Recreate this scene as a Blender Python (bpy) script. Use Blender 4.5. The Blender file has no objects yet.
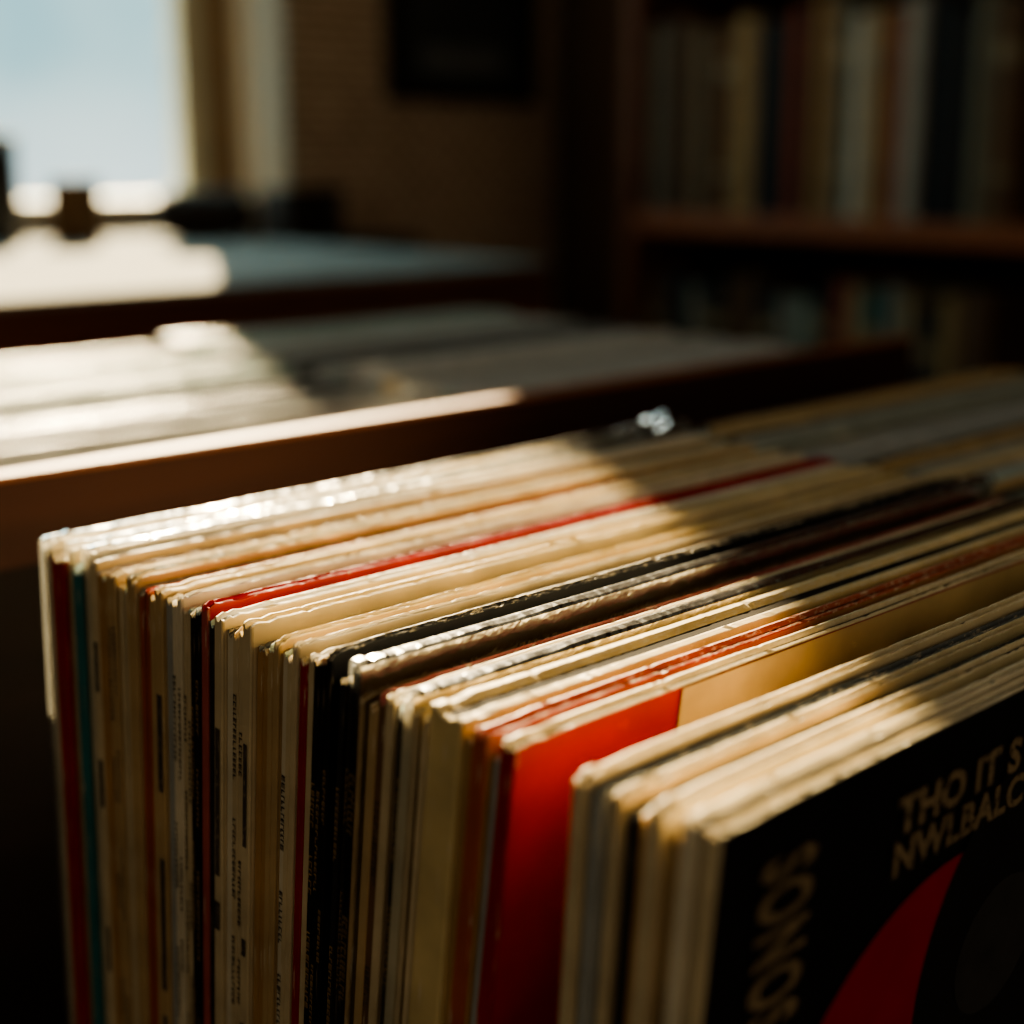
import bpy, bmesh, math, random
from mathutils import Vector, Matrix
S = bpy.context.scene
C = S.collection
R = math.radians

# ------------------------------------------------------------------ helpers
def link(o, parent=None):
    C.objects.link(o)
    if parent: o.parent = parent
    return o

def tag(o, label=None, cat=None, group=None, kind=None):
    if label: o['label'] = label
    if cat: o['category'] = cat
    if group: o['group'] = group
    if kind: o['kind'] = kind
    return o

def empty(name, loc, rot=(0, 0, 0)):
    o = bpy.data.objects.new(name, None)
    o.location = loc; o.rotation_euler = rot
    o.empty_display_size = .02
    return link(o)

def mobj(name, bm, mats, parent=None, smooth=False):
    me = bpy.data.meshes.new(name)
    bm.normal_update()
    bm.to_mesh(me); bm.free()
    for m in (mats if isinstance(mats, (list, tuple)) else [mats]):
        me.materials.append(m)
    if smooth:
        for p in me.polygons: p.use_smooth = True
    return link(bpy.data.objects.new(name, me), parent)

def box(bm, x0, x1, y0, y1, z0, z1, bev=0.0, mi=0):
    r = bmesh.ops.create_cube(bm, size=1)
    vs = r['verts']
    bmesh.ops.scale(bm, vec=(x1-x0, y1-y0, z1-z0), verts=vs)
    bmesh.ops.translate(bm, vec=((x0+x1)/2, (y0+y1)/2, (z0+z1)/2), verts=vs)
    fs = set(f for v in vs for f in v.link_faces)
    for f in fs: f.material_index = mi
    if bev > 0:
        es = list(set(e for v in vs for e in v.link_edges))
        bmesh.ops.bevel(bm, geom=es, offset=bev, segments=2, affect='EDGES', profile=.6)
    return bm

def lathe(bm, prof, seg=24, c=(0, 0, 0)):
    rings = []
    for r, z in prof:
        rings.append([bm.verts.new((c[0]+r*math.cos(2*math.pi*k/seg), c[1]+r*math.sin(2*math.pi*k/seg), c[2]+z)) for k in range(seg)])
    for a, b in zip(rings, rings[1:]):
        for k in range(seg):
            bm.faces.new((a[k], a[(k+1) % seg], b[(k+1) % seg], b[k]))
    bm.faces.new(rings[0][::-1]); bm.faces.new(rings[-1])
    return bm

def prism(bm, xz, y0, y1):
    a = [bm.verts.new((x, y0, z)) for x, z in xz]; b = [bm.verts.new((x, y1, z)) for x, z in xz]
    n = len(xz)
    for k in range(n): bm.faces.new((a[k], a[(k+1) % n], b[(k+1) % n], b[k]))
    bm.faces.new(a[::-1]); bm.faces.new(b)
    bmesh.ops.recalc_face_normals(bm, faces=bm.faces)
    return bm

# ------------------------------------------------------------------ materials
_m = {}
def mat_paper(name, col, pale, wear, rough=.55, spec=.35, stretch=(40, 400, 400), bump=.25):
    k = ('p', name)
    if k in _m: return _m[k]
    m = bpy.data.materials.new(name); m.use_nodes = True
    nt = m.node_tree; N = nt.nodes; L = nt.links
    b = N['Principled BSDF']
    tc = N.new('ShaderNodeTexCoord'); mp = N.new('ShaderNodeMapping')
    mp.inputs['Scale'].default_value = stretch
    L.new(tc.outputs['Object'], mp.inputs['Vector'])
    n1 = N.new('ShaderNodeTexNoise'); n1.inputs['Scale'].default_value = 1.0; n1.inputs['Detail'].default_value = 5
    n1.inputs['Roughness'].default_value = .7
    L.new(mp.outputs['Vector'], n1.inputs['Vector'])
    cr = N.new('ShaderNodeValToRGB')
    cr.color_ramp.elements[0].position = max(0, .72-wear*.5); cr.color_ramp.elements[0].color = (0, 0, 0, 1)
    cr.color_ramp.elements[1].position = min(1, .82-wear*.5); cr.color_ramp.elements[1].color = (1, 1, 1, 1)
    L.new(n1.outputs['Fac'], cr.inputs['Fac'])
    n2 = N.new('ShaderNodeTexNoise'); n2.inputs['Scale'].default_value = 35; n2.inputs['Detail'].default_value = 4
    L.new(tc.outputs['Object'], n2.inputs['Vector'])
    mr = N.new('ShaderNodeMapRange'); mr.inputs['From Min'].default_value = .3; mr.inputs['From Max'].default_value = .7
    mr.inputs['To Min'].default_value = .70; mr.inputs['To Max'].default_value = 1.14
    L.new(n2.outputs['Fac'], mr.inputs['Value'])
    mx = N.new('ShaderNodeMix'); mx.data_type = 'RGBA'
    mx.inputs['A'].default_value = (*col, 1); mx.inputs['B'].default_value = (*pale, 1)
    L.new(cr.outputs['Color'], mx.inputs['Factor'])
    ml = N.new('ShaderNodeMix'); ml.data_type = 'RGBA'; ml.blend_type = 'MULTIPLY'; ml.inputs['Factor'].default_value = 1
    L.new(mx.outputs['Result'], ml.inputs['A']); L.new(mr.outputs['Result'], ml.inputs['B'])
    L.new(ml.outputs['Result'], b.inputs['Base Color'])
    b.inputs['Roughness'].default_value = rough
    b.inputs['Specular IOR Level'].default_value = spec
    bp = N.new('ShaderNodeBump'); bp.inputs['Strength'].default_value = bump; bp.inputs['Distance'].default_value = .0006
    L.new(n1.outputs['Fac'], bp.inputs['Height']); L.new(bp.outputs['Normal'], b.inputs['Normal'])
    _m[k] = m
    return m

def mat_plain(name, col, rough=.6, spec=.3, noise=20, amt=.25, metal=0):
    k = ('s', name)
    if k in _m: return _m[k]
    m = bpy.data.materials.new(name); m.use_nodes = True
    nt = m.node_tree; N = nt.nodes; L = nt.links; b = N['Principled BSDF']
    tc = N.new('ShaderNodeTexCoord')
    n = N.new('ShaderNodeTexNoise'); n.inputs['Scale'].default_value = noise; n.inputs['Detail'].default_value = 4
    L.new(tc.outputs['Object'], n.inputs['Vector'])
    mx = N.new('ShaderNodeMix'); mx.data_type = 'RGBA'
    mx.inputs['A'].default_value = (*[c*(1-amt) for c in col], 1); mx.inputs['B'].default_value = (*[min(1, c*(1+amt)) for c in col], 1)
    L.new(n.outputs['Fac'], mx.inputs['Factor']); L.new(mx.outputs['Result'], b.inputs['Base Color'])
    b.inputs['Roughness'].default_value = rough; b.inputs['Specular IOR Level'].default_value = spec; b.inputs['Metallic'].default_value = metal
    _m[k] = m
    return m

def mat_wood(name, c1, c2, scale=(3, 40, 40), rough=.4):
    k = ('w', name)
    if k in _m: return _m[k]
    m = bpy.data.materials.new(name); m.use_nodes = True
    nt = m.node_tree; N = nt.nodes; L = nt.links; b = N['Principled BSDF']
    tc = N.new('ShaderNodeTexCoord'); mp = N.new('ShaderNodeMapping'); mp.inputs['Scale'].default_value = scale
    L.new(tc.outputs['Object'], mp.inputs['Vector'])
    n = N.new('ShaderNodeTexNoise'); n.inputs['Scale'].default_value = 1; n.inputs['Detail'].default_value = 6; n.inputs['Distortion'].default_value = 1.2
    L.new(mp.outputs['Vector'], n.inputs['Vector'])
    cr = N.new('ShaderNodeValToRGB')
    cr.color_ramp.elements[0].position = .3; cr.color_ramp.elements[0].color = (*c1, 1)
    cr.color_ramp.elements[1].position = .7; cr.color_ramp.elements[1].color = (*c2, 1)
    L.new(n.outputs['Fac'], cr.inputs['Fac']); L.new(cr.outputs['Color'], b.inputs['Base Color'])
    b.inputs['Roughness'].default_value = rough
    b.inputs['Specular IOR Level'].default_value = .25
    _m[k] = m
    return m

def mat_plastic():
    k = ('plastic',)
    if k in _m: return _m[k]
    m = bpy.data.materials.new('clear_plastic'); m.use_nodes = True
    nt = m.node_tree; N = nt.nodes; L = nt.links
    N.remove(N['Principled BSDF']); out = N['Material Output']
    t = N.new('ShaderNodeBsdfTransparent'); t.inputs['Color'].default_value = (.97, .97, .95, 1)
    tl = N.new('ShaderNodeBsdfTranslucent'); tl.inputs['Color'].default_value = (.85, .84, .78, 1)
    m1 = N.new('ShaderNodeMixShader'); m1.inputs[0].default_value = .05
    L.new(t.outputs[0], m1.inputs[1]); L.new(tl.outputs[0], m1.inputs[2])
    g = N.new('ShaderNodeBsdfGlossy'); g.inputs['Roughness'].default_value = .18
    lw = N.new('ShaderNodeLayerWeight'); lw.inputs['Blend'].default_value = .33
    tc = N.new('ShaderNodeTexCoord'); n = N.new('ShaderNodeTexNoise'); n.inputs['Scale'].default_value = 200; n.inputs['Detail'].default_value = 2
    L.new(tc.outputs['Object'], n.inputs['Vector'])
    bp = N.new('ShaderNodeBump'); bp.inputs['Strength'].default_value = .35; bp.inputs['Distance'].default_value = .001
    L.new(n.outputs['Fac'], bp.inputs['Height']); L.new(bp.outputs['Normal'], g.inputs['Normal'])
    m2 = N.new('ShaderNodeMixShader'); L.new(lw.outputs['Fresnel'], m2.inputs[0])
    L.new(m1.outputs[0], m2.inputs[1]); L.new(g.outputs[0], m2.inputs[2])
    L.new(m2.outputs[0], out.inputs['Surface'])
    _m[k] = m
    return m

PAL = {
 'cream': (.68, .55, .33), 'ivory': (.78, .69, .49), 'tan': (.56, .39, .19), 'kraft': (.50, .29, .11), 'butter': (.72, .56, .27),
 'black': (.010, .010, .011), 'charcoal': (.028, .027, .026), 'red': (.38, .010, .014), 'dark_red': (.40, .012, .013),
 'brick': (.44, .11, .055), 'teal': (.025, .19, .20), 'grey': (.40, .41, .37), 'brown': (.20, .11, .05),
 'navy': (.02, .03, .06), 'olive': (.27, .26, .19), 'white': (.62, .60, .54), 'rose': (.48, .12, .10), 'sage': (.43, .54, .49),
 'chalk': (.60, .60, .57), 'ash': (.42, .43, .41), 'slate': (.13, .14, .14), 'pearl': (.80, .76, .66)}
BOARD = (.76, .65, .45)
def cover_mat(c): return mat_paper('cover_'+c, PAL[c], tuple(min(1, x*1.5+.03) for x in PAL[c]), .12, .42, .4, (60, 60, 60), .1)
def spine_mat(c): return mat_paper('spine_'+c, tuple(x*.70 for x in PAL[c]), tuple(x*.78 for x in BOARD) if c not in ('black', 'charcoal', 'navy') else (.2, .16, .1), .26, .5, .3, (300, 500, 40))
def edge_mat(c, far=False):
    w = {'black': .36, 'charcoal': .4, 'navy': .2, 'red': .24, 'dark_red': .15, 'brick': .38, 'teal': .25, 'rose': .30, 'sage': .22, 'slate': .35, 'brown': .4}.get(c, .48)
    if far: return mat_paper('far_edge_'+c, PAL[c], BOARD if c not in ('chalk', 'ash', 'slate') else (.6, .6, .58), w*.6, .26 if c in ('chalk', 'slate') else .36, .7, (30, 500, 200), .4)
    return mat_paper('edge_'+c, PAL[c], BOARD, w, .5, .45, (300, 1600, 300), .22)
SEAM = mat_plain('shadowed_seam', (.018, .013, .009), .8, .1, 60, .4)  # shade in the groove between the boards, painted as a dark colour

# ------------------------------------------------------------------ sleeve geometry
def sleeve_bm(T, seed, L=.315, H=.315, n=26, corner=1.0, rag=1.0):
    rnd = random.Random(seed)
    h = T/2
    xs = [0, .0004, .0010, .0018, .0028, .004, .006, .009, .013] + [.018+(L-.018-.008)*i/(n-1) for i in range(n)] + [L-.002, L]
    ph = [rnd.uniform(0, 6.28) for _ in range(6)]
    aw, az = rnd.uniform(.00004, .00018), rnd.uniform(.00003, .0001)
    cd = rnd.choice((.0003, .0005, .0008, .0018))*corner; cd2 = rnd.uniform(.0004, .002)
    gd = min(.0014, T*.40)
    bm = bmesh.new(); secs = []
    for i, x in enumerate(xs):
        wy = aw*(math.sin(x*23+ph[0])+.5*math.sin(x*71+ph[1]))*min(1, x/.03)
        wz = az*(math.sin(x*37+ph[2])+.3*math.sin(x*133+ph[3]))
        if x < .005: wz -= cd*(1-x/.005)**2
        if x < .014: wz += rnd.uniform(-.0006, .0002)*rag
        if x > L-.008: wz -= cd2*((x-L+.008)/.008)**2
        s = 1.0
        if i == 0: s = .82; wz -= .0002
        elif i == len(xs)-1: s = .8
        k = h*s
        fr = rag*(1.5 if rnd.random() > .90 else .18)
        jit = [rnd.uniform(-.0005, .0002)*fr for _ in range(4)]
        P = [(-k*.8, 0), (k*.8, 0), (k, .003), (k, H*.4), (k, H*.8), (k, H-.0007), (k*.98, H-.0002+jit[2]*.5), (k*.64, H+jit[0]), (k*.28, H-gd),
             (-k*.28, H-gd), (-k*.64, H+jit[1]), (-k*.98, H-.0002+jit[3]*.5), (-k, H-.0007), (-k, H*.8), (-k, H*.4), (-k, .003)]
        vs = []
        for (y, z) in P:
            t = max(0, min(1, z/H))
            vs.append(bm.verts.new((x, y+wy*t*t, z+wz*(t if t > .9 else 0))))
        secs.append(vs)
    m = len(P)
    for si, (a, b) in enumerate(zip(secs, secs[1:])):
        for k in range(m):
            f = bm.faces.new((a[k], a[(k+1) % m], b[(k+1) % m], b[k]))
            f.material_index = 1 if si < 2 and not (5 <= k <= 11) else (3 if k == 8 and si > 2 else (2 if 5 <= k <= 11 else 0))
    f = bm.faces.new(secs[0][::-1]); f.material_index = 1
    f = bm.faces.new(secs[-1]); f.material_index = 2
    bmesh.ops.recalc_face_normals(bm, faces=bm.faces)
    return bm

def quad(bm, pts, mi=0):
    f = bm.faces.new([bm.verts.new(p) for p in pts]); f.material_index = mi; return f

def spine_print_bms(T, seed, style):
    """illegible worn type down the spine (one mesh per run of type), or solid dark label blocks (one mesh each)"""
    rnd = random.Random(seed); x = -.0003; out = []
    def bar(bm, y0, y1, z0, z1): quad(bm, [(x, y1, z0), (x, y0, z0), (x, y0, z1), (x, y1, z1)])
    w = T*.25
    if style == 'block':
        z = .315-rnd.uniform(.008, .04)
        for _ in range(rnd.randint(2, 4)):
            l = rnd.choice((.006, .010, .018, .034, .050)); ww = w*rnd.uniform(.7, 1.3)
            bm = bmesh.new(); bar(bm, -ww, ww, z-l, z); out.append(bm); z -= l+rnd.uniform(.004, .05)
    else:
        z = .315-rnd.uniform(.014, .04)
        while z > .13:
            bm = bmesh.new()
            for _ in range(rnd.randint(6, 16)):
                l = rnd.uniform(.0010, .0020)
                k = rnd.randint(0, 3)
                bar(bm, -w, w, z-.0005, z)
                if k != 1: bar(bm, -w, -w*.55, z-l, z)
                if k != 2: bar(bm, w*.55, w, z-l, z)
                if k == 3: bar(bm, -w*.2, w*.2, z-l, z)
                z -= l+.0005
            out.append(bm)
            z -= rnd.uniform(.008, .03)
    return out

def plastic_bm(T, seed, L=.315, H=.315, flare=1.0):
    """loose clear outer bag standing a little proud of the sleeve, with a crumpled ridge rising towards the rear"""
    rnd = random.Random(seed); bm = bmesh.new(); h = T/2+.0004
    n = 150; rows = []; e = .0004; c = 0; wob = 0
    for i in range(n+1):
        u = i/n
        x = -.0008+(L+.0040)*u
        e = max(.0001, min(.0008, e+rnd.uniform(-.0002, .0002)))
        g = max(0, (u-.78)/.22)*flare
        c = max(.3, min(1.0, c+rnd.uniform(-.3, .3))); wob = max(-1, min(1, wob+rnd.uniform(-.9, .9)))
        cc = .0056*g*c; ww = .0022*wob*g
        if u < .03: cc = rnd.uniform(0, .0012); ww = rnd.uniform(-.0004, .0004)
        r = []
        for (y, z) in [(-h, .02), (-h, H*.6), (-h, H-.004), (-h*.97, H+.0003), (-h*.5+ww, H+.0004+e+cc), (h*.5+ww, H+.0004+e*.7+cc*.8), (h*.97, H+.0003), (h, H-.004), (h, H*.6), (h, .02)]:
            r.append(bm.verts.new((x, y, z)))
        rows.append(r)
    for a, b in zip(rows, rows[1:]):
        for k in range(len(a)-1): bm.faces.new((a[k], a[k+1], b[k+1], b[k]))
    bm.faces.new(rows[0])
    return bm

DARKPRINT = mat_paper('worn_black_ink', (.06, .05, .04), (.30, .24, .15), .30, .6, .2, (500, 500, 300), .1)
GOLDPRINT = mat_plain('faded_gold_ink', (.30, .20, .08), .6, .2, 220, .6)

BASE = .585
def album(T, col, ytop, xoff, lean, dz, seed, label, spine=None, edge=None, pr=None, plastic=0, xbase=0.0):
    th = R(lean); H = .315
    e = empty('record_album', (xbase+xoff, ytop+H*math.sin(th), BASE+dz+T/2*math.sin(th)), (th, 0, R(random.Random(seed+5).uniform(-.2, .2))))
    tag(e, label, 'record album', 'record albums filed in the nearest bin')
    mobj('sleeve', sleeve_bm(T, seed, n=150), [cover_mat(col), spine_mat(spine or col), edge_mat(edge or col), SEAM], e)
    if pr:
        dark = (spine or col) in ('black', 'charcoal', 'navy', 'teal', 'dark_red', 'red')
        for bm in spine_print_bms(T, seed+11, pr):
            p = mobj('spine_block' if pr == 'block' else 'spine_print', bm, GOLDPRINT if dark else DARKPRINT, e)
            p['label'] = 'dark block printed on the spine' if pr == 'block' else 'worn printed marks down the spine'
    if plastic:
        p = mobj('plastic_bag', plastic_bm(T, seed+17, flare=1.0 if plastic == 2 else .35), mat_plastic(), e); p['label'] = 'clear outer bag'
    return e

# ------------------------------------------------------------------ records in the nearest bin, front to back
# thickness mm, cover, spine, edge, print, plastic, dz mm, x mm, label
FRONT = [
 (4.4,'black','cream','ivory',None,0,0,0,'black record album with red disc and pale lettering on its cover, frontmost'),
 (3.6,'ivory',None,None,None,0,1.5,-4,'ivory album directly behind the black album with the red disc'),
 (3.4,'tan',None,'tan','text',0,-4,3,'tan album second behind the black album with the red disc'),
 (4.4,'cream',None,None,None,0,1,-5,'cream album third behind the black album with the red disc'),
 (3.4,'kraft',None,'kraft',None,0,-3,2,'brown paper coloured album in middle of the frontmost bunch'),
 (3.2,'slate','charcoal','slate',None,0,-4,4,'thin slate edged album inside the frontmost bunch of cream ones'),
 (3.4,'cream',None,'cream',None,0,-1,1,'thin cream album just behind the slate edged one in the frontmost bunch'),
 (3.6,'grey',None,'slate',None,0,-1,-3,'grey spined album with dark top edge, second from back of the frontmost bunch'),
 (4.0,'cream','cream','cream',None,0,1,-6,'cream album facing the bright red cover, rearmost of the frontmost bunch'),
]
REAR = [
 (5.0,'red','red','cream',None,0,0,0,'bright red album whose cover faces the wide gap'),
 (2.6,'grey',None,None,None,0,-3,3,'thin grey album right behind the bright red one'),
 (5.0,'kraft','brick','brick',None,0,0,-8,'orange red spined album second behind the bright red one'),
 (3.0,'kraft','kraft','tan',None,0,-1,0,'kraft spined album third behind the bright red one'),
 (12.,'butter','butter','butter',None,0,3,-9,'wide butter yellow box set in front of the ivory bagged one'),
 (4.4,'cream',None,None,None,0,-1,2,'cream album between the butter yellow box set and ivory bagged one'),
 (4.4,'ivory','ivory','pearl',None,1,3,-9,'ivory album in shiny clear bag behind the butter yellow box set'),
 (3.8,'black','black','sage','text',0,-1,0,'black spined album directly behind the ivory bagged one'),
 (3.5,'cream',None,'ivory',None,0,0,-4,'thin cream album two behind the ivory bagged one'),
 (3.6,'brown','brown','rose','text',0,-1,2,'brown spined album with a pinkish red top edge'),
 (3.5,'tan',None,'tan',None,0,-5,1,'low thin tan album just in front of the gold lettered black one'),
 (4.4,'black','black','black','text',2,5,-8,'tall black bagged album with worn gold lettering along its cover top'),
 (5.5,'charcoal','charcoal','ivory','text',0,1,0,'charcoal album directly behind the gold lettered black one'),
 (4.2,'black','black','charcoal','text',0,4,-7,'black spined album, second behind the gold lettered one'),
 (3.0,'black','black','cream','text',0,1,-5,'thin black spined album with a cream top edge among the black ones'),
 (3.0,'cream',None,'pearl',None,0,2,-2,'thin cream album just behind the rearmost black spined one'),
 (3.0,'red',None,'butter',None,0,-1,-4,'thin red spined album wedged between cream ones behind the black ones'),
 (4.0,'cream',None,'ivory',None,0,2,-7,'cream album just behind the thin red spined one'),
 (3.5,'ivory',None,'sage','text',0,-2,0,'thin ivory album with a greenish edge, second behind the thin red spined one'),
 (5.0,'tan',None,'butter',None,0,1,-5,'tan album just in front of the orange tan kraft one'),
 (6.0,'kraft',None,'cream',None,0,-2,-1,'orange tan kraft album beside the block marked cream spines'),
 (4.4,'cream',None,'butter','block',0,3,-8,'cream spine with dark blocks, nearest of the block marked spines'),
 (6.0,'cream',None,'ivory','text',0,1,-4,'wide cream spine with small dark type behind the first block marked spine'),
 (3.5,'charcoal','ivory','charcoal',None,0,-2,0,'thin plain ivory spined album among the dark marked cream spines'),
 (4.4,'cream',None,'pearl','block',0,3,-7,'cream spine with dark blocks, second of the block marked spines'),
 (3.5,'charcoal',None,'sage',None,0,0,-2,'thin charcoal album with a pale green top edge'),
 (3.4,'red','rose','red',None,0,3,-3,'thin red edged album just in front of the faded black spine'),
 (5.0,'black',None,'sage','text',0,1,-6,'black spine with faded type in the middle of the cream ones'),
 (4.0,'cream',None,'sage','text',0,0,-3,'cream album with small type just behind the faded black spine'),
 (5.0,'ivory',None,'pearl','text',0,2,-5,'ivory album with small type, very pale on its top edge'),
 (3.8,'grey',None,'ivory',None,0,0,0,'grey spined album with an ivory edge among the cream ones'),
 (4.4,'tan',None,'cream','block',0,2,-6,'tan spine with long dark blocks near the red and teal spines'),
 (3.5,'tan',None,'grey',None,0,-2,-4,'thin tan album just in front of the brick red spine'),
 (4.4,'brick','brick','rose',None,0,1,-2,'brick red spine between tan albums in the far half'),
 (5.0,'tan',None,'butter',None,0,3,-8,'tan album directly behind the brick red spine'),
 (4.5,'sage','cream','sage',None,0,-1,-5,'cream album second behind the brick red spine'),
 (6.0,'tan',None,'ivory','text',0,2,-7,'wide tan spine with dark type, third behind the brick red spine'),
 (5.0,'kraft',None,'sage',None,0,-1,-4,'kraft brown album between two pale ones near the teal spine'),
 (4.4,'cream',None,'pearl','block',0,2,-4,'cream spine with dark blocks, close to the teal spine'),
 (4.0,'ivory',None,None,None,1,3,-3,'ivory album in a clear bag directly in front of the teal spine'),
 (6.5,'teal','teal','sage',None,0,-1,-9,'teal blue spined album near the far end of the bin'),
 (3.5,'cream',None,'pearl',None,2,2,-5,'thin cream bagged album between the teal and dark red spines'),
 (9.0,'dark_red','dark_red','cream',None,0,0,-15,'wide dark red spined album near the far end of the bin'),
 (3.5,'ivory',None,'pearl',None,2,3,-13,'ivory album in a shiny bag right behind the wide dark red spine'),
 (3.5,'white',None,'pearl',None,2,2,-10,'white bagged album, rearmost of the nearest bunch'),
]
XS = .18
y = .0022
front_root = None
for i, (t, c, sp, ed, pr, pl, dz, xo, lab) in enumerate(FRONT):
    T = t/1000*.94
    e = album(T, c, y, xo/1000*.4, 4.6-.12*i, dz/1000-.0005, 100+i*7, lab, sp, ed, pr, pl)
    if i == 0: front_root = (e, T)
    y += T/2+.0010+(FRONT[i+1][0]/2000*.94 if i < len(FRONT)-1 else 0)
# wider entries are two thinner albums alike
WIDE = ('bright red album', 'teal blue', 'wide dark red spined', 'wide butter', 'orange red')
TW_EDGE = ['grey', 'cream', 'brown', 'pearl', 'sage', 'slate', 'tan', 'ivory', 'cream', 'tan', 'olive']
rows = []; tw = 0
for i, (t, c, sp, ed, pr, pl, dz, xo, lab) in enumerate(REAR):
    if lab.startswith(WIDE) or t < 3.9 or pl or pr == 'block': rows.append((t, c, sp, ed, pr, pl, dz, xo, lab))
    else:
        t = max(t, 4.6)
        rows.append((t*.5, c, sp, ed, pr, 0, dz, xo, lab+', nearer twin'))
        rows.append((t*.5, c, sp, ed if 'edge' in lab else TW_EDGE[tw % len(TW_EDGE)], pr, pl, dz-1.5, xo, lab+', farther twin')); tw += 1
Y0, Y1, G = .0600, .297, .034
ts = (Y1-Y0-G)/sum(r[0] for r in rows)
rg = random.Random(77)
gw = [rg.choice((.5, .7, 1.0, 1.0, 1.6, 3.0)) for _ in rows]
gw = [g*G/sum(gw) for g in gw]
y = Y0; sn = math.sin(R(7.2))
red_root = blk_root = None
for j, (t, c, sp, ed, pr, pl, dz, xo, lab) in enumerate(rows):
    T = t*ts
    y += T/2
    lean = math.degrees(math.asin(sn))
    e = album(T, c, y, xo/1000*XS, lean, dz/1000+.001+random.Random(j).uniform(-.0014, .0014), 400+j*7, lab, sp, ed, pr, pl)
    if lab.startswith('bright red album'): red_root = (e, T)
    if lab.startswith('tall black bagged'): blk_root = (e, T)
    y += T/2+gw[j]
    sn -= gw[j]*.70/.315

# cover art of the frontmost album
def text_mesh(name, body, size, sx, mat, parent, mtx, bold=.0, space=1.0):
    cu = bpy.data.curves.new(name, 'FONT'); cu.body = body; cu.size = size; cu.offset = bold
    cu.space_character = space
    cu.resolution_u = 4
    to = bpy.data.objects.new(name+'_tmp', cu); C.objects.link(to)
    dg = bpy.context.evaluated_depsgraph_get()
    me = bpy.data.meshes.new_from_object(to.evaluated_get(dg))
    bpy.data.objects.remove(to)
    me.transform(Matrix.Diagonal((sx, 1, 1, 1))); me.transform(mtx)
    me.name = name; me.materials.clear(); me.materials.append(mat)
    o = bpy.data.objects.new(name, me)
    return link(o, parent)
e, T = front_root
yf = -T/2-.0007
yt = yf-.0005
RX = Matrix.Rotation(R(90), 4, 'X')
SHR = Matrix(((1, 0, -.10, 0), (0, 1, 0, 0), (0, 0, 1, 0), (0, 0, 0, 1)))
pale = mat_paper('pale_cover_ink', (.25, .185, .105), (.04, .032, .022), .38, .7, .15, (330, 330, 330), .1)
a = text_mesh('cover_title', 'SONOS', .0262, .47, pale, e, Matrix.Translation((.0158, yt, .3030)) @ RX @ Matrix.Rotation(R(-90), 4, 'Z'), .0009, 1.16)
a['label'] = 'large pale lettering running down the cover by the spine'
a = text_mesh('cover_lettering', 'THO IT S', .0134, 1.02, pale, e, Matrix.Translation((.0685, yt, .2915)) @ SHR @ RX, .0006, 1.06)
a['label'] = 'upper row of pale lettering'
a = text_mesh('cover_lettering', 'NWLBALC', .0128, 1.00, pale, e, Matrix.Translation((.0685, yt, .2800)) @ SHR @ RX, .0005, 1.06)
a['label'] = 'lower row of pale lettering'
def disc(cx, cz, r, yy, mat, lab):
    bm = bmesh.new()
    bm.faces.new([bm.verts.new((cx+r*math.cos(R(a_)), yy, cz+r*math.sin(R(a_)))) for a_ in range(0, 360, 4)])
    o = mobj('cover_emblem', bm, mat, e); o['label'] = lab
disc(.102, .201, .073, yf, mat_plain('crimson_ink', (.33, .009, .026), .6, .2, 60, .25), 'crimson disc on the black cover')
disc(.162, .233, .0712, yf-.0002, mat_plain('soot_ink', (.014, .0135, .013), .5, .3, 60, .3), 'dark curved shape overlapping the crimson disc')
disc(.131, .236, .021, yf-.0004, mat_plain('faint_grey_ink', (.034, .032, .030), .6, .2, 90, .5), 'faint grey round mark on the dark shape')
# tan half of the red album's cover
e, T = red_root
bm = bmesh.new(); yf = -T/2-.0008
quad(bm, [(.058, yf, .02), (.3145, yf, .02), (.3145, yf, .3143), (.058, yf, .3143)])
a = mobj('cover_panel', bm, cover_mat('tan'), e); a['label'] = 'tan panel on the right half of the red cover'
# gold lettering along the top of the tall black album's cover
e, T = blk_root
bm = bmesh.new(); yf = -T/2-.0009; rnd = random.Random(3); x = .03
while x < .21:
    for _ in range(rnd.randint(2, 6)):
        w = rnd.uniform(.0016, .003); z0, z1 = .3045, .3085
        k = rnd.randint(0, 3)
        def st(xa, xb, za, zb): quad(bm, [(xa, yf, za), (xb, yf, za), (xb, yf, zb), (xa, yf, zb)])
        st(x, x+.0006, z0, z1)
        if k in (0, 1): st(x+w-.0006, x+w, z0, z1)
        if k in (1, 2): st(x, x+w, z1-.0006, z1)
        if k in (2, 3): st(x, x+w, z0, z0+.0006)
        x += w+.0011
    x += rnd.uniform(.008, .02)
a = mobj('cover_lettering', bm, GOLDPRINT, e); a['label'] = 'worn gold lettering'

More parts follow.
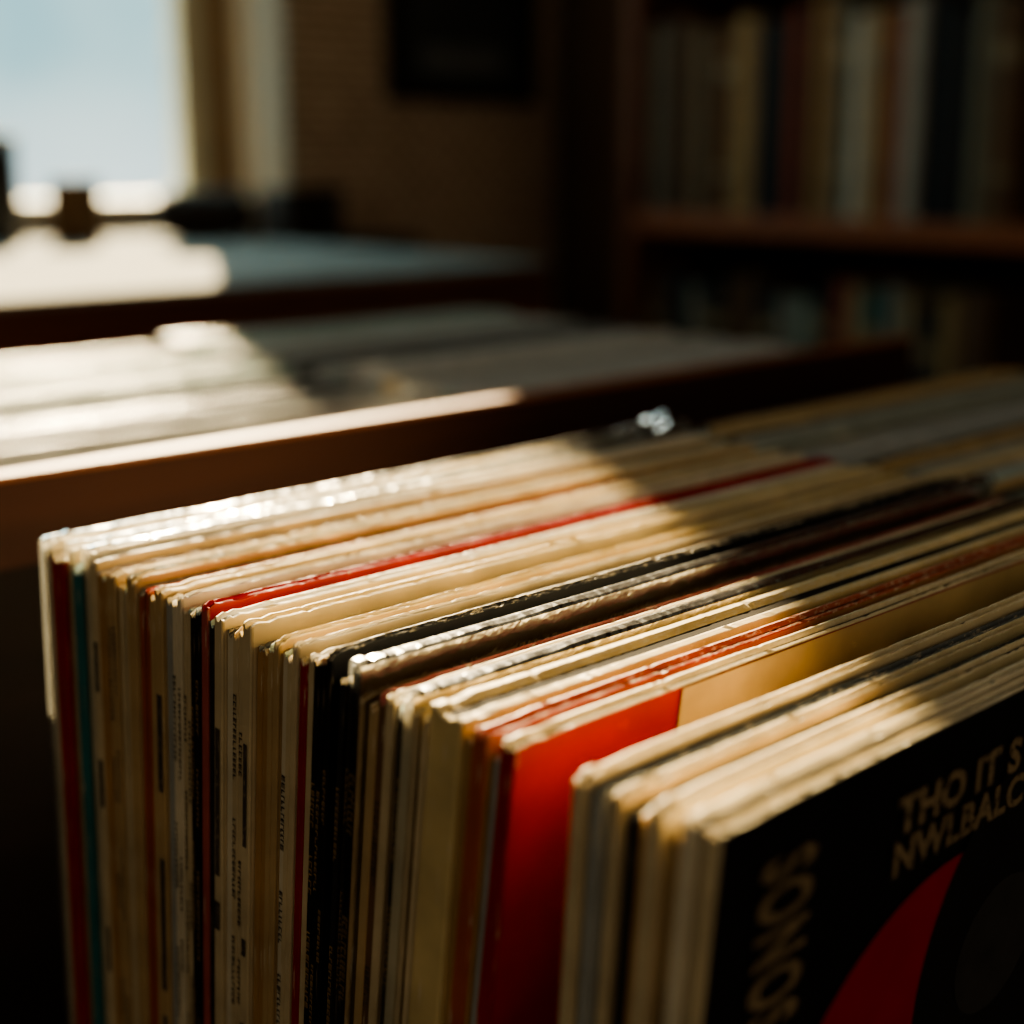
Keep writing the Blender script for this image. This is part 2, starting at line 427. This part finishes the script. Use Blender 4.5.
# ------------------------------------------------------------------ copies filed further away
def make_variants(cols, seed, T=.0048):
    out = []
    for i, c in enumerate(cols):
        bm = sleeve_bm(T*random.Random(seed+i).uniform(.85, 1.2), seed+i, n=10, rag=.5)
        me = bpy.data.meshes.new('record_sleeve'); bm.to_mesh(me); bm.free()
        for m in (cover_mat(c), spine_mat(c), edge_mat(c, True), SEAM): me.materials.append(m)
        out.append((c, me))
    return out
WORD = {'sage': 'pale green', 'rose': 'rose red', 'dark_red': 'dark red', 'brick': 'brick red', 'chalk': 'chalk white', 'ash': 'ash grey', 'slate': 'slate grey'}
def fill(var, weights, x0, y0, y1, ztop, lean0, lean1, pitch, seed, place, hv=.003, skip=0):
    rnd = random.Random(seed); n = int((y1-y0)/pitch)
    proto = {}
    for i in range(n):
        if rnd.random() < skip: continue
        c, me = rnd.choices(var, weights)[0]
        o = bpy.data.objects.new('record_album', me) if c not in proto else proto[c].copy()
        proto.setdefault(c, o)
        th = R(lean0+(lean1-lean0)*i/n)
        C.objects.link(o)
        yt = y0+(y1-y0)*i/n
        zt = ztop+rnd.uniform(-hv, hv)
        o.location = (x0+rnd.uniform(-.002, .004), yt+.315*math.sin(th), zt-.315*math.cos(th))
        o.rotation_euler = (th, 0, 0)
        w_ = WORD.get(c, c)
        tag(o, '%s edged record album filed %s' % (w_, place), 'record album', '%s edged record albums %s' % (w_, place))
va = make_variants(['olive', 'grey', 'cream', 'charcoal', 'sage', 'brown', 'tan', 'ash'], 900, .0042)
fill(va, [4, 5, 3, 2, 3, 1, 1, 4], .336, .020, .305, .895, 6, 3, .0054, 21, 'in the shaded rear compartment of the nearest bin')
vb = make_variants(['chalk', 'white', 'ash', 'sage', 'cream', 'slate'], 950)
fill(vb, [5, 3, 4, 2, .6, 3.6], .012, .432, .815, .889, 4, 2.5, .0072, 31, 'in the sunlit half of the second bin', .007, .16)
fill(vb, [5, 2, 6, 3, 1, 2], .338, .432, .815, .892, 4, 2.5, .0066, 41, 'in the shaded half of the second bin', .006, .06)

# ------------------------------------------------------------------ bins
WD = mat_wood('dark_bin_wood', (.040, .014, .006), (.075, .027, .011))
WX = mat_wood('shade_black_wood', (.006, .0035, .0025), (.011, .006, .004), rough=.85)  # shade below the rail put into a near-black wood colour
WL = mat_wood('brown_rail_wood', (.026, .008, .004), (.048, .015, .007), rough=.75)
WC = mat_wood('sunlit_rail_wood', (.20, .062, .02), (.31, .105, .036), rough=.5)  # sunlight on the rail's top edge painted in as orange wood
def bin_(name, x0, x1, y0, y1, zb, zfront, zback, zside, zdiv, xdiv, label, rail):
    e = empty(name, ((x0+x1)/2, (y0+y1)/2, 0)); tag(e, label, 'record bin')
    def part(n, *b, bev=.003, m=WD):
        bm = bmesh.new(); b = list(b)
        b[0] -= (x0+x1)/2; b[1] -= (x0+x1)/2; b[2] -= (y0+y1)/2; b[3] -= (y0+y1)/2
        box(bm, *b, bev=bev); return mobj(n, bm, m, e)
    t = .018
    part('base_board', x0, x1, y0, y1, zb-.018, zb, m=WD)
    if rail:
        part('rail_lit_edge', x0, x1, y0, y0+.010, zfront-.003, zfront, m=WC, bev=.001)  # thin strip carrying the painted sunlit edge
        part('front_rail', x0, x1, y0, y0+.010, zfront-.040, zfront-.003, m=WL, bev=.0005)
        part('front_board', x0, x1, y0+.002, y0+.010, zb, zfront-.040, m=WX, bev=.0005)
    else:
        part('front_board', x0, x1, y0, y0+t, zb, zfront)
    part('back_board', x0, x1, y1-t, y1, zb, zback)
    part('side_board', x0, x0+t*.6, y0+t+.004, y1-t, zb, zside)
    part('side_board', x1-t*.6, x1, y0+t+.004, y1-t, zb, zside)
    part('divider', xdiv-.003, xdiv+.003, y0+t+.004, y1-t, zb, zdiv)
    for xx in (x0+.005, x1-.055):
        for yy in (y0+.010, y1-.055):
            part('leg', xx, xx+.05, yy, yy+.05, 0, zb-.018, m=WX)
    part('skirt', x0+.055, x1-.055, y0+.012, y0+.028, zb-.12, zb-.018, m=WX)
bin_('record_bin', -.034, .672, -.035, .355, BASE, .66, .66, .66, .84, .3265, 'low wooden bin holding the nearest records, spines facing the dark side', False)
bin_('record_bin', -.014, .715, .402, .865, .565, .903, .86, .86, .84, .3315, 'dark brown wooden bin behind the nearest records with a sunlit orange front rail', True)

# ------------------------------------------------------------------ far table with small things
e = empty('display_table', (.42, 1.58, 0)); tag(e, 'long pale topped table with dark wooden front edge under the window', 'table')
def tp(n, x0, x1, y0, y1, z0, z1, m, bev=.003):
    bm = bmesh.new(); box(bm, x0-.42, x1-.42, y0-1.58, y1-1.58, z0, z1, bev); return mobj(n, bm, m, e)
PALE = mat_plain('pale_laminate', (.22, .215, .195), .85, .1, 5, .5)
TW = mat_wood('table_edge_wood', (.08, .028, .012), (.14, .05, .02))
tp('tabletop', -.3, 1.06, 1.13, 2.03, .885, .900, PALE)
tp('front_apron', -.3, 1.06, 1.125, 1.15, .74, .893, TW)
tp('side_apron', 1.04, 1.06, 1.15, 2.01, .74, .885, TW)
tp('back_apron', -.3, 1.06, 2.01, 2.03, .74, .885, TW)
for xx in (-.28, .99):
    for yy in (1.155, 1.955): tp('leg', xx, xx+.05, yy, yy+.05, 0, .885, TW)
# canister
BT = mat_plain('black_tin', (.015, .014, .013), .4, .4)
e = empty('canister', (.700, 1.91, .900)); tag(e, 'tall black canister standing on the pale table by the window', 'canister')
mobj('body', lathe(bmesh.new(), [(.040, 0), (.045, .004), (.045, .128), (.043, .132)]), BT, e, True)
mobj('lid', lathe(bmesh.new(), [(.0465, .1325), (.0465, .150), (.040, .155), (.01, .156), (.01, .166), (.004, .168)]), mat_plain('black_lid', (.03, .027, .024), .6, .2), e)
# carton
e = empty('carton', (.797, 1.835, .900), (0, 0, R(40))); tag(e, 'small brown cardboard carton on the pale table by the window', 'box')
CB = mat_plain('cardboard', (.10, .06, .032), .8, .1)
bm = bmesh.new(); box(bm, -.032, .032, -.026, .026, 0, .090, .002); mobj('body', bm, CB, e)
bm = bmesh.new(); box(bm, -.032, -.001, -.026, .026, .0905, .0925); mobj('flap', bm, CB, e)
bm = bmesh.new(); box(bm, .001, .032, -.026, .026, .0905, .0925); mobj('flap', bm, CB, e)
# pouch
def pouch(loc, rz, s, label):
    e = empty('pouch', loc, (0, 0, R(rz))); tag(e, label, 'bag')
    bm = bmesh.new(); bmesh.ops.create_uvsphere(bm, u_segments=28, v_segments=14, radius=1)
    for v in bm.verts:
        x, y_, z = v.co
        f = lambda a_, p: math.copysign(abs(a_)**p, a_)
        v.co = (f(x, .7)*.075*s, f(y_, .8)*.05*s, (.036+f(z, .7)*.036)*s)
    mobj('body', bm, mat_plain('dark_leather', (.03, .02, .014), .7, .15), e, True)
    bm = bmesh.new(); rws = []
    for i in range(9):
        a_ = R(-20+i*16)
        rws.append([bm.verts.new((xx*.066*s, -math.cos(a_)*.052*s, (.036+math.sin(a_)*.039)*s)) for xx in (-1, -.5, 0, .5, 1)])
    for p, q in zip(rws, rws[1:]):
        for k in range(4): bm.faces.new((p[k], p[k+1], q[k+1], q[k]))
    mobj('flap', bm, mat_plain('darker_leather', (.022, .015, .01), .7, .15), e, True)
pouch((.985, 1.80, .900), -30, 1.0, 'dark rounded leather pouch lying near the right end of the pale table')
# low cabinet with a small radio, right of the table
CW = mat_wood('cabinet_wood', (.030, .014, .008), (.055, .026, .014))
e = empty('side_cabinet', (1.28, 1.95, 0)); tag(e, 'low dark wooden cabinet below the cream curtain right of the pale table', 'cabinet')
def cp(n, x0, x1, y0, y1, z0, z1, m=CW, bev=.002, par=None):
    bm = bmesh.new(); box(bm, x0, x1, y0, y1, z0, z1, bev); return mobj(n, bm, m, par or e)
cp('body', -.15, .15, -.10, .10, .05, .865); cp('top', -.165, .165, -.115, .105, .865, .885)
for xx in (-.14, .10):
    for yy in (-.09, .05): cp('leg', xx, xx+.04, yy, yy+.04, 0, .05)
for xx in (-.146, .003):
    d = cp('door', xx, xx+.143, -.116, -.101, .08, .85)
    bm = lathe(bmesh.new(), [(.004, 0), (.009, .004), (.010, .009), (.005, .013)], 14)
    bmesh.ops.rotate(bm, verts=bm.verts, matrix=Matrix.Rotation(R(90), 3, 'X')); bmesh.ops.translate(bm, verts=bm.verts, vec=(-.02 if xx < 0 else .02, -.116, .5))
    mobj('knob', bm, mat_plain('knob_brass', (.25, .15, .05), .4, .5), d)
e = empty('radio', (1.26, 1.93, .885), (0, 0, R(15))); tag(e, 'small black table radio on the low cabinet under the curtain', 'radio')
cp('body', -.075, .075, -.03, .03, 0, .085, BT, .006)
cp('speaker_grille', -.065, .015, -.032, -.0305, .012, .073, mat_plain('grille_cloth', (.05, .04, .03), .9, .1, 200, .5), 0)
for zz in (.025, .058):
    bm = lathe(bmesh.new(), [(.010, 0), (.010, .008), (.007, .010)], 16)
    bmesh.ops.rotate(bm, verts=bm.verts, matrix=Matrix.Rotation(R(90), 3, 'X')); bmesh.ops.translate(bm, verts=bm.verts, vec=(.045, -.0302, zz))
    mobj('dial', bm, mat_plain('dial_grey', (.12, .11, .10), .4, .4), e)

# ------------------------------------------------------------------ bookshelf on the right
SH = mat_wood('shelf_wood', (.17, .050, .020), (.27, .088, .032), (40, 3, 40))
SB = mat_wood('shelf_back_wood', (.03, .014, .008), (.05, .022, .011), (40, 3, 40))
XF, XB, YA, YB = 1.70, 2.02, .15, 1.60
ZS = .930
e = empty('bookshelf', (1.86, .84, 0)); tag(e, 'tall dark brown wooden bookshelf standing against the right wall', 'bookshelf')
def bp_(n, x0, x1, y0, y1, z0, z1, m=SH):
    bm = bmesh.new(); box(bm, x0-1.86, x1-1.86, y0-.84, y1-.84, z0, z1, .002); return mobj(n, bm, m, e)
bp_('side_panel', XF, XB, YB-.028, YB, 0, 2.1, TW); bp_('side_panel', XF, XB, YA, YA+.028, 0, 2.1, TW)
bp_('back_panel', XB-.01, XB, YA+.028, YB-.028, .05, 2.1, SB)
for z in (.09, .53, ZS, 1.34, 1.72, 2.1): bp_('shelf', XF+.003, XB-.011, YA+.029, YB-.029, z-.034, z)

def book(T, H, D, col, yc, z, label, group, band=None, dim=1.0):
    e = empty('book', (XF+.03, yc, z)); tag(e, label, 'book', group)
    bm = bmesh.new(); h = T/2; c = .003
    pr = [(D, h-c), (D, h), (.006, h), (.001, h*.6), (0, 0), (.001, -h*.6), (.006, -h), (D, -h), (D, -h+c), (.008, -h+c), (.008, h-c)]
    lo = [bm.verts.new((x, yy, 0)) for x, yy in pr]; hi = [bm.verts.new((x, yy, H)) for x, yy in pr]
    n = len(pr)
    for k in range(n): bm.faces.new((lo[k], lo[(k+1) % n], hi[(k+1) % n], hi[k]))
    bm.faces.new(lo[::-1]); bm.faces.new(hi)
    bmesh.ops.recalc_face_normals(bm, faces=bm.faces)
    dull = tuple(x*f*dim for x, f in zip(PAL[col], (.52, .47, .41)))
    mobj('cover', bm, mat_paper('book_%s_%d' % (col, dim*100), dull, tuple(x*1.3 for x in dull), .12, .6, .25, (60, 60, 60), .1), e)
    bm = bmesh.new(); box(bm, .0085, D-.004, -h+c+.0002, h-c-.0002, .004, H-.005); mobj('page_block', bm, mat_plain('page_paper', (.4, .34, .25), .8, .1), e)
    if band:
        for z0, z1 in ((H*.72, H*.8), (H*.2, H*.24)):
            bm = bmesh.new()
            p = [(.0054, h), (.0005, h*.6), (-.0006, 0), (.0005, -h*.6), (.0054, -h)]
            a_ = [bm.verts.new((x, yy, z0)) for x, yy in p]; b_ = [bm.verts.new((x, yy, z1)) for x, yy in p]
            for k in range(4): bm.faces.new((a_[k], a_[k+1], b_[k+1], b_[k]))
            mobj('spine_band', bm, mat_paper('band_'+band, tuple(x*.36 for x in PAL[band]), tuple(x*.5 for x in PAL[band]), .2), e)
UP = [('grey',.030,'grey book at far left end of the upper shelf'),('charcoal',.022,'thin charcoal book second from far left end of the upper shelf'),
 ('brown',.034,'brown book third from the far left end of the upper shelf'),('olive',.024,'thin olive book right of the brown one on the upper shelf'),
 ('brown',.026,'brown book in the left third of the upper shelf, right of the thin olive one'),('brown',.030,'brown book left of the wide tan one on the upper shelf'),
 ('tan',.045,'wide tan book left of the wide black one on the upper shelf'),('black',.060,'wide black book in the middle of the upper shelf'),
 ('brick',.024,'dull red book right of the wide black one'),('charcoal',.018,'thin charcoal book between the dull red and orange books'),
 ('kraft',.034,'dull orange book in the middle of the upper shelf'),('olive',.032,'olive book right of the dull orange one'),
 ('pearl',.034,'white spined book between olive and tan ones'),('tan',.028,'tan book right of the white spined one'),('brick',.022,'narrow dull red book near the right of the upper shelf'),
 ('white',.034,'pale grey book left of the black ones on the upper shelf'),('black',.040,'black book right of the pale grey one on the upper shelf'),
 ('charcoal',.034,'charcoal book right of the black one at the right edge'),('olive',.03,'olive book at the right edge of the upper shelf'),('brown',.04,'brown book past the olive one on the upper shelf')]
y = YB-.034; rnd = random.Random(7)
for i, (c, t, lab) in enumerate(UP):
    book(t, rnd.uniform(.295, .33), rnd.uniform(.2, .24), c, y-t/2, ZS+.0005, lab, 'books on the upper shelf', {0: None, 1: 'tan', 2: 'cream'}[i % 3] if i % 2 and c not in ('black', 'charcoal') else None)
    y -= t+.002
LOW = [('brown',.04,'brown book at far left end of the lower shelf'),('charcoal',.05,'charcoal book second from far left of the lower shelf'),('grey',.03,'grey book third from far left of the lower shelf'),
 ('black',.05,'black book in left part of the lower shelf'),('brown',.03,'brown book right of the black one on the lower shelf'),('brown',.03,'brown book left of the charcoal and grey ones on the lower shelf'),
 ('charcoal',.04,'charcoal book left of the grey one on the lower shelf'),('grey',.035,'grey book left of the green one on the lower shelf'),('sage',.035,'pale green book on the lower shelf'),
 ('black',.03,'black book right of the pale green one'),('brick',.03,'dull red book on the lower shelf'),('cream',.025,'cream book right of the dull red one on the lower shelf'),
 ('teal',.035,'teal book on the lower shelf'),('grey',.03,'grey book right of the teal one'),('cream',.02,'thin cream book near the right edge of the lower shelf'),('charcoal',.04,'charcoal book at right edge of the lower shelf'),('tan',.03,'tan book past the charcoal one at right edge of the lower shelf'),('brown',.05,'brown book past the tan one at right edge of the lower shelf')]
y = YB-.034
for i, (c, t, lab) in enumerate(LOW):
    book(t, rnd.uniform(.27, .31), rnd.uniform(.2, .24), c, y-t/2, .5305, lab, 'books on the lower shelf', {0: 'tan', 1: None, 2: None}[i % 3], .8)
    y -= t+.002

# ------------------------------------------------------------------ room
WALL = bpy.data.materials.new('brown_wallpaper'); WALL.use_nodes = True
nt = WALL.node_tree; N = nt.nodes; Lk = nt.links; b = N['Principled BSDF']
tc = N.new('ShaderNodeTexCoord'); br = N.new('ShaderNodeTexBrick'); br.inputs['Scale'].default_value = 12
br.inputs['Color1'].default_value = (.74, .56, .39, 1); br.inputs['Color2'].default_value = (.54, .40, .27, 1); br.inputs['Mortar'].default_value = (.26, .18, .115, 1)
br.inputs['Mortar Size'].default_value = .045
mp = N.new('ShaderNodeMapping'); mp.inputs['Rotation'].default_value = (R(90), 0, 0)
Lk.new(tc.outputs['Object'], mp.inputs['Vector']); Lk.new(mp.outputs['Vector'], br.inputs['Vector'])
Lk.new(br.outputs['Color'], b.inputs['Base Color']); b.inputs['Roughness'].default_value = .8
DW = mat_plain('dark_plaster', (.09, .065, .05), .85, .1, 4, .2)
CEIL = mat_plain('ceiling_paint', (.42, .40, .35), .9, .1, 4, .1)
FL = mat_wood('floor_boards', (.05, .026, .013), (.10, .05, .025), (2, 12, 2), .5)
def st(name, boxes, m, bev=0):
    bm = bmesh.new()
    for b_ in boxes: box(bm, *b_, bev=bev)
    return tag(mobj(name, bm, m), kind='structure')
X0, X1, YF, YW, ZT, WT = -2.0, 2.03, -2.0, 2.1, 2.7, .12
WX0, WX1, WZ0, WZ1 = .3, 1.395, .954, 2.40
st('floor', [(X0-.1, X1+.1, YF-.1, YW+WT, -.05, 0)], FL)
st('ceiling', [(X0-.1, X1+.1, YF-.1, YW+WT, ZT, ZT+.05)], CEIL)
st('wall_back', [(X0-.1, WX0, YW, YW+WT, 0, ZT), (WX1, X1+.1, YW, YW+WT, 0, ZT), (WX0, WX1, YW, YW+WT, 0, WZ0-.024), (WX0, WX1, YW, YW+WT, WZ1, ZT), (1.335, WX1, YW, YW+WT, WZ0-.024, 1.97)], WALL)  # opening shaped for the sun's edge; last box added to block a stripe
st('wall_right', [(X1, X1+.1, YF, YW, 0, ZT)], DW)
FX0, FX1, FZ0, FZ1 = -1.7, 1.3, .8, 2.45
st('wall_front', [(X0, FX0, YF-.1, YF, 0, ZT), (FX1, X1, YF-.1, YF, 0, ZT), (FX0, FX1, YF-.1, YF, 0, FZ0), (FX0, FX1, YF-.1, YF, FZ1, ZT)], DW)
LY0, LY1, LZ0, LZ1 = -1.5, .9, 1.05, 2.5
st('wall_left', [(X0-.1, X0, YF, LY0, 0, ZT), (X0-.1, X0, LY1, YW, 0, ZT), (X0-.1, X0, LY0, LY1, 0, LZ0), (X0-.1, X0, LY0, LY1, LZ1, ZT)], DW)
WHITE = mat_plain('window_paint', (.66, .62, .52), .6, .3, 8, .1)
st('trim_1', [(WX0-.05, 1.27, YW-.045, YW+WT+.03, WZ0-.024, WZ0)], WHITE, .004)
w = empty('window_1', (1.159, 2.12, WZ0)); tag(w, kind='structure')
def wp(n, xz, y0, y1, m):
    bm = prism(bmesh.new(), [(x-1.159, z-WZ0) for x, z in xz], y0-2.12, y1-2.12); return mobj(n, bm, m, w)
SHB = mat_plain('shutter_brown', (.30, .20, .11), .6, .2)
wp('window_post', [(1.138, WZ0), (1.186, WZ0), (1.186, 1.30), (1.138, 1.30)], 2.105, 2.145, mat_plain('olive_cream_paint', (.70, .64, .46), .5, .3))
wp('shutter_sun_block', [(1.187, WZ0), (1.270, WZ0), (1.270, 1.97), (1.232, 1.97), (1.160, 1.66), (1.187, 1.50)], 2.112, 2.132, SHB)  # brown leaf; its upper outline, out of view, shapes the sun patch
wp('shutter_sun_block', [(1.304, 1.78), (1.335, 1.78), (1.335, 1.97), (1.304, 1.97)], 2.112, 2.132, SHB)  # unseen piece added to narrow the sun streak on the second bin
w2 = empty('fill_window_2', (X0-.05, (LY0+LY1)/2, LZ0)); tag(w2, kind='structure')  # unseen window, added as fill light for the spines
def frame(w_, a, h, ax):
    def fb(n, p0, p1, z0, z1):
        bm = bmesh.new(); box(bm, *((-.03, .03, p0, p1, z0, z1) if ax == 'y' else (p0, p1, -.03, .03, z0, z1)), bev=.003); mobj(n, bm, WHITE, w_)
    fb('sill_rail', -a, a, 0, .04); fb('head_rail', -a, a, h-.04, h); fb('jamb', -a, -a+.05, .04, h-.04); fb('jamb', a-.05, a, .04, h-.04); fb('mullion', -.02, .02, .04, h-.04)
frame(w2, (LY1-LY0)/2, LZ1-LZ0, 'y')
w3 = empty('fill_window_3', ((FX0+FX1)/2, YF-.05, FZ0)); tag(w3, kind='structure')  # unseen window behind the camera, added to fill covers and back wall
frame(w3, (FX1-FX0)/2, FZ1-FZ0, 'x')
# curtain beside the window
CUR = bpy.data.materials.new('cream_curtain'); CUR.use_nodes = True
nt = CUR.node_tree; N = nt.nodes; b = N['Principled BSDF']
n = N.new('ShaderNodeTexNoise'); n.inputs['Scale'].default_value = 40
cr = N.new('ShaderNodeValToRGB'); cr.color_ramp.elements[0].color = (.62, .58, .47, 1); cr.color_ramp.elements[1].color = (.72, .69, .58, 1)
nt.links.new(n.outputs['Fac'], cr.inputs['Fac']); nt.links.new(cr.outputs['Color'], b.inputs['Base Color'])
b.inputs['Roughness'].default_value = .9
tr = N.new('ShaderNodeBsdfTranslucent'); tr.inputs['Color'].default_value = (.42, .40, .33, 1)
mxs = N.new('ShaderNodeMixShader'); mxs.inputs[0].default_value = .3
nt.links.new(b.outputs[0], mxs.inputs[1]); nt.links.new(tr.outputs[0], mxs.inputs[2]); nt.links.new(mxs.outputs[0], N['Material Output'].inputs['Surface'])
e = empty('curtain', (1.30, 2.085, .93)); tag(e, 'narrow cream curtain hanging at the right side of the window', 'curtain')
bm = bmesh.new(); cols = []
for i in range(41):
    u = i/40; x = 1.232+.105*u
    top = 1.80
    cols.append([bm.verts.new((x-1.30, .008*math.sin(u*16)*(.5+.5*(1-k/20)), (top-.93)*k/20)) for k in range(21)])
for p, q in zip(cols, cols[1:]):
    for k in range(20): bm.faces.new((p[k], q[k], q[k+1], p[k+1]))
mobj('cloth', bm, CUR, e, True)
bm = bmesh.new(); box(bm, -.075, .05, -.008, .008, 1.80-.93, 1.812-.93, .003); mobj('rod', bm, mat_plain('rod_brass', (.2, .12, .04), .4, .5), e)

# picture
e = empty('framed_picture', (1.765, YW-.012, 1.125)); tag(e, 'dark framed picture hanging on the brown wall right of the window', 'picture')
FR = mat_plain('black_frame', (.016, .014, .013), .6, .2)
for n_, b_ in (('frame_rail', (-.19, .19, -.012, .012, 0, .03)), ('frame_rail', (-.19, .19, -.012, .012, .47, .5)), ('frame_stile', (-.19, -.16, -.012, .012, .03, .47)), ('frame_stile', (.16, .19, -.012, .012, .03, .47))):
    bm = bmesh.new(); box(bm, *b_, bev=.003); mobj(n_, bm, FR, e)
bm = bmesh.new(); box(bm, -.16, .16, -.002, .010, .03, .47); mobj('print', bm, mat_plain('dim_print', (.05, .053, .052), .7, .1, 9, .5), e)
bm = bmesh.new(); box(bm, -.11, .11, -.0035, -.0022, .055, .10); mobj('print_band', bm, mat_plain('dim_print_band', (.14, .145, .14), .7, .1, 14, .7), e)

# ------------------------------------------------------------------ light
SUN = Vector((.510, .860, .55)).normalized()
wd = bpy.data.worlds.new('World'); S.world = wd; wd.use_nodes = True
nt = wd.node_tree; N = nt.nodes; Lk = nt.links; bg = N['Background']
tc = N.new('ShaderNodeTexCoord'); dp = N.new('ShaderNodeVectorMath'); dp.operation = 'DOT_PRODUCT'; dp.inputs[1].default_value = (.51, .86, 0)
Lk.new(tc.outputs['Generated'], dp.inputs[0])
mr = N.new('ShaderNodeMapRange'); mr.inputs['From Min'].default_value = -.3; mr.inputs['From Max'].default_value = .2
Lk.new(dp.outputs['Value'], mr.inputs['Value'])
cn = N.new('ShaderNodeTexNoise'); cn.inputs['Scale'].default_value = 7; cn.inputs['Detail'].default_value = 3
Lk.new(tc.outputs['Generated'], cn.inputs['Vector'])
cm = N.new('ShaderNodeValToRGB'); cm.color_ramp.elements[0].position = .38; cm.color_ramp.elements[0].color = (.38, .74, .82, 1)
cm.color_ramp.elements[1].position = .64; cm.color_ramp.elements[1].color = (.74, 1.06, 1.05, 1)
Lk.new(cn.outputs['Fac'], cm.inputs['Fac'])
# sky boosted above the view, added fill on shaded tops; haze whitens the horizon
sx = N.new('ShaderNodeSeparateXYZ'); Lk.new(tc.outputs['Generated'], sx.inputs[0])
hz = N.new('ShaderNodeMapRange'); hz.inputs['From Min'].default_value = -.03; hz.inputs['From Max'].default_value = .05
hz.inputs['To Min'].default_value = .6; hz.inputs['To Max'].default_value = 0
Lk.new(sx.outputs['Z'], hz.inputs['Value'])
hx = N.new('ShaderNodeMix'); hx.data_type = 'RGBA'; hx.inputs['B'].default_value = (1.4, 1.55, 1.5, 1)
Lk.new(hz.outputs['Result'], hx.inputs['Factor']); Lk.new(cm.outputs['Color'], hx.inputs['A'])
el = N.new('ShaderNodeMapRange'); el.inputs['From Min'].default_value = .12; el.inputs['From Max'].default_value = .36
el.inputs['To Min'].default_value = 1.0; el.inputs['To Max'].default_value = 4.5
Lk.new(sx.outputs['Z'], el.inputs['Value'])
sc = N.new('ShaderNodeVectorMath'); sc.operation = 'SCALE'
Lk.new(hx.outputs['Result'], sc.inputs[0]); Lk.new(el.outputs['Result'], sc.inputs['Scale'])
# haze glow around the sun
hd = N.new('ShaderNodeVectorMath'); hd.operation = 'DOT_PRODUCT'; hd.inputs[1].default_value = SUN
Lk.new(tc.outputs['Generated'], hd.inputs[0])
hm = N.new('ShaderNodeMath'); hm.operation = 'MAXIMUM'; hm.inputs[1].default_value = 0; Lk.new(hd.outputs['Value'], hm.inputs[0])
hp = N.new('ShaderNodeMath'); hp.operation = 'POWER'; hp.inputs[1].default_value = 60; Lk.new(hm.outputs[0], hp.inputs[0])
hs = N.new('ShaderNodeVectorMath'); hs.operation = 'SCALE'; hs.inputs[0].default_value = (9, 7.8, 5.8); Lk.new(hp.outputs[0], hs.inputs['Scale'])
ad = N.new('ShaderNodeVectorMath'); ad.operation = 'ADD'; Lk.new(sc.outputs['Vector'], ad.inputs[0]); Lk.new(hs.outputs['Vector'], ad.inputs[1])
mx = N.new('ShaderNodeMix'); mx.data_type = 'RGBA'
mx.inputs['A'].default_value = (.74, .61, .45, 1); Lk.new(ad.outputs['Vector'], mx.inputs['B'])  # warm side of the world, added fill through the unseen windows
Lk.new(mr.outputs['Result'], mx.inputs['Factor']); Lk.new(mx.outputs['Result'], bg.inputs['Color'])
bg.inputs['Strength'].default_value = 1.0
sl = bpy.data.lights.new('sun', 'SUN'); sl.energy = 31; sl.color = (1, .79, .46); sl.angle = R(.45)
so = link(bpy.data.objects.new('sun', sl)); so.rotation_euler = SUN.to_track_quat('Z', 'Y').to_euler()
def portal(loc, rot, sx_, sy_):
    l = bpy.data.lights.new('window_portal', 'AREA'); l.shape = 'RECTANGLE'; l.size = sx_; l.size_y = sy_
    l.cycles.is_portal = True
    o = link(bpy.data.objects.new('window_portal', l)); o.location = loc; o.rotation_euler = rot
portal(((WX0+WX1)/2, YW+WT+.005, (WZ0+WZ1)/2), (R(-90), 0, 0), WX1-WX0, WZ1-WZ0)
portal((X0-.09, (LY0+LY1)/2, (LZ0+LZ1)/2), (0, R(-90), 0), LZ1-LZ0, LY1-LY0)
portal(((FX0+FX1)/2, YF-.09, (FZ0+FZ1)/2), (R(90), 0, 0), FX1-FX0, FZ1-FZ0)

# ------------------------------------------------------------------ camera
cd = bpy.data.cameras.new('camera'); cam = link(bpy.data.objects.new('camera', cd))
cam.location = (-.2152, -.1685, 1.0327)
p = math.atan(362/1461)
fw = Vector((.683*math.cos(p), .730*math.cos(p), -math.sin(p)))
cam.rotation_euler = fw.to_track_quat('-Z', 'Y').to_euler()
cd.sensor_width = 36; cd.lens = 36*1461/1024; cd.clip_start = .01
cd.dof.use_dof = True; cd.dof.focus_distance = .42; cd.dof.aperture_fstop = 4.4
S.camera = cam
try:
    S.view_settings.view_transform = 'AgX'; S.view_settings.look = 'AgX - Medium High Contrast'
except Exception as ex: print(ex)
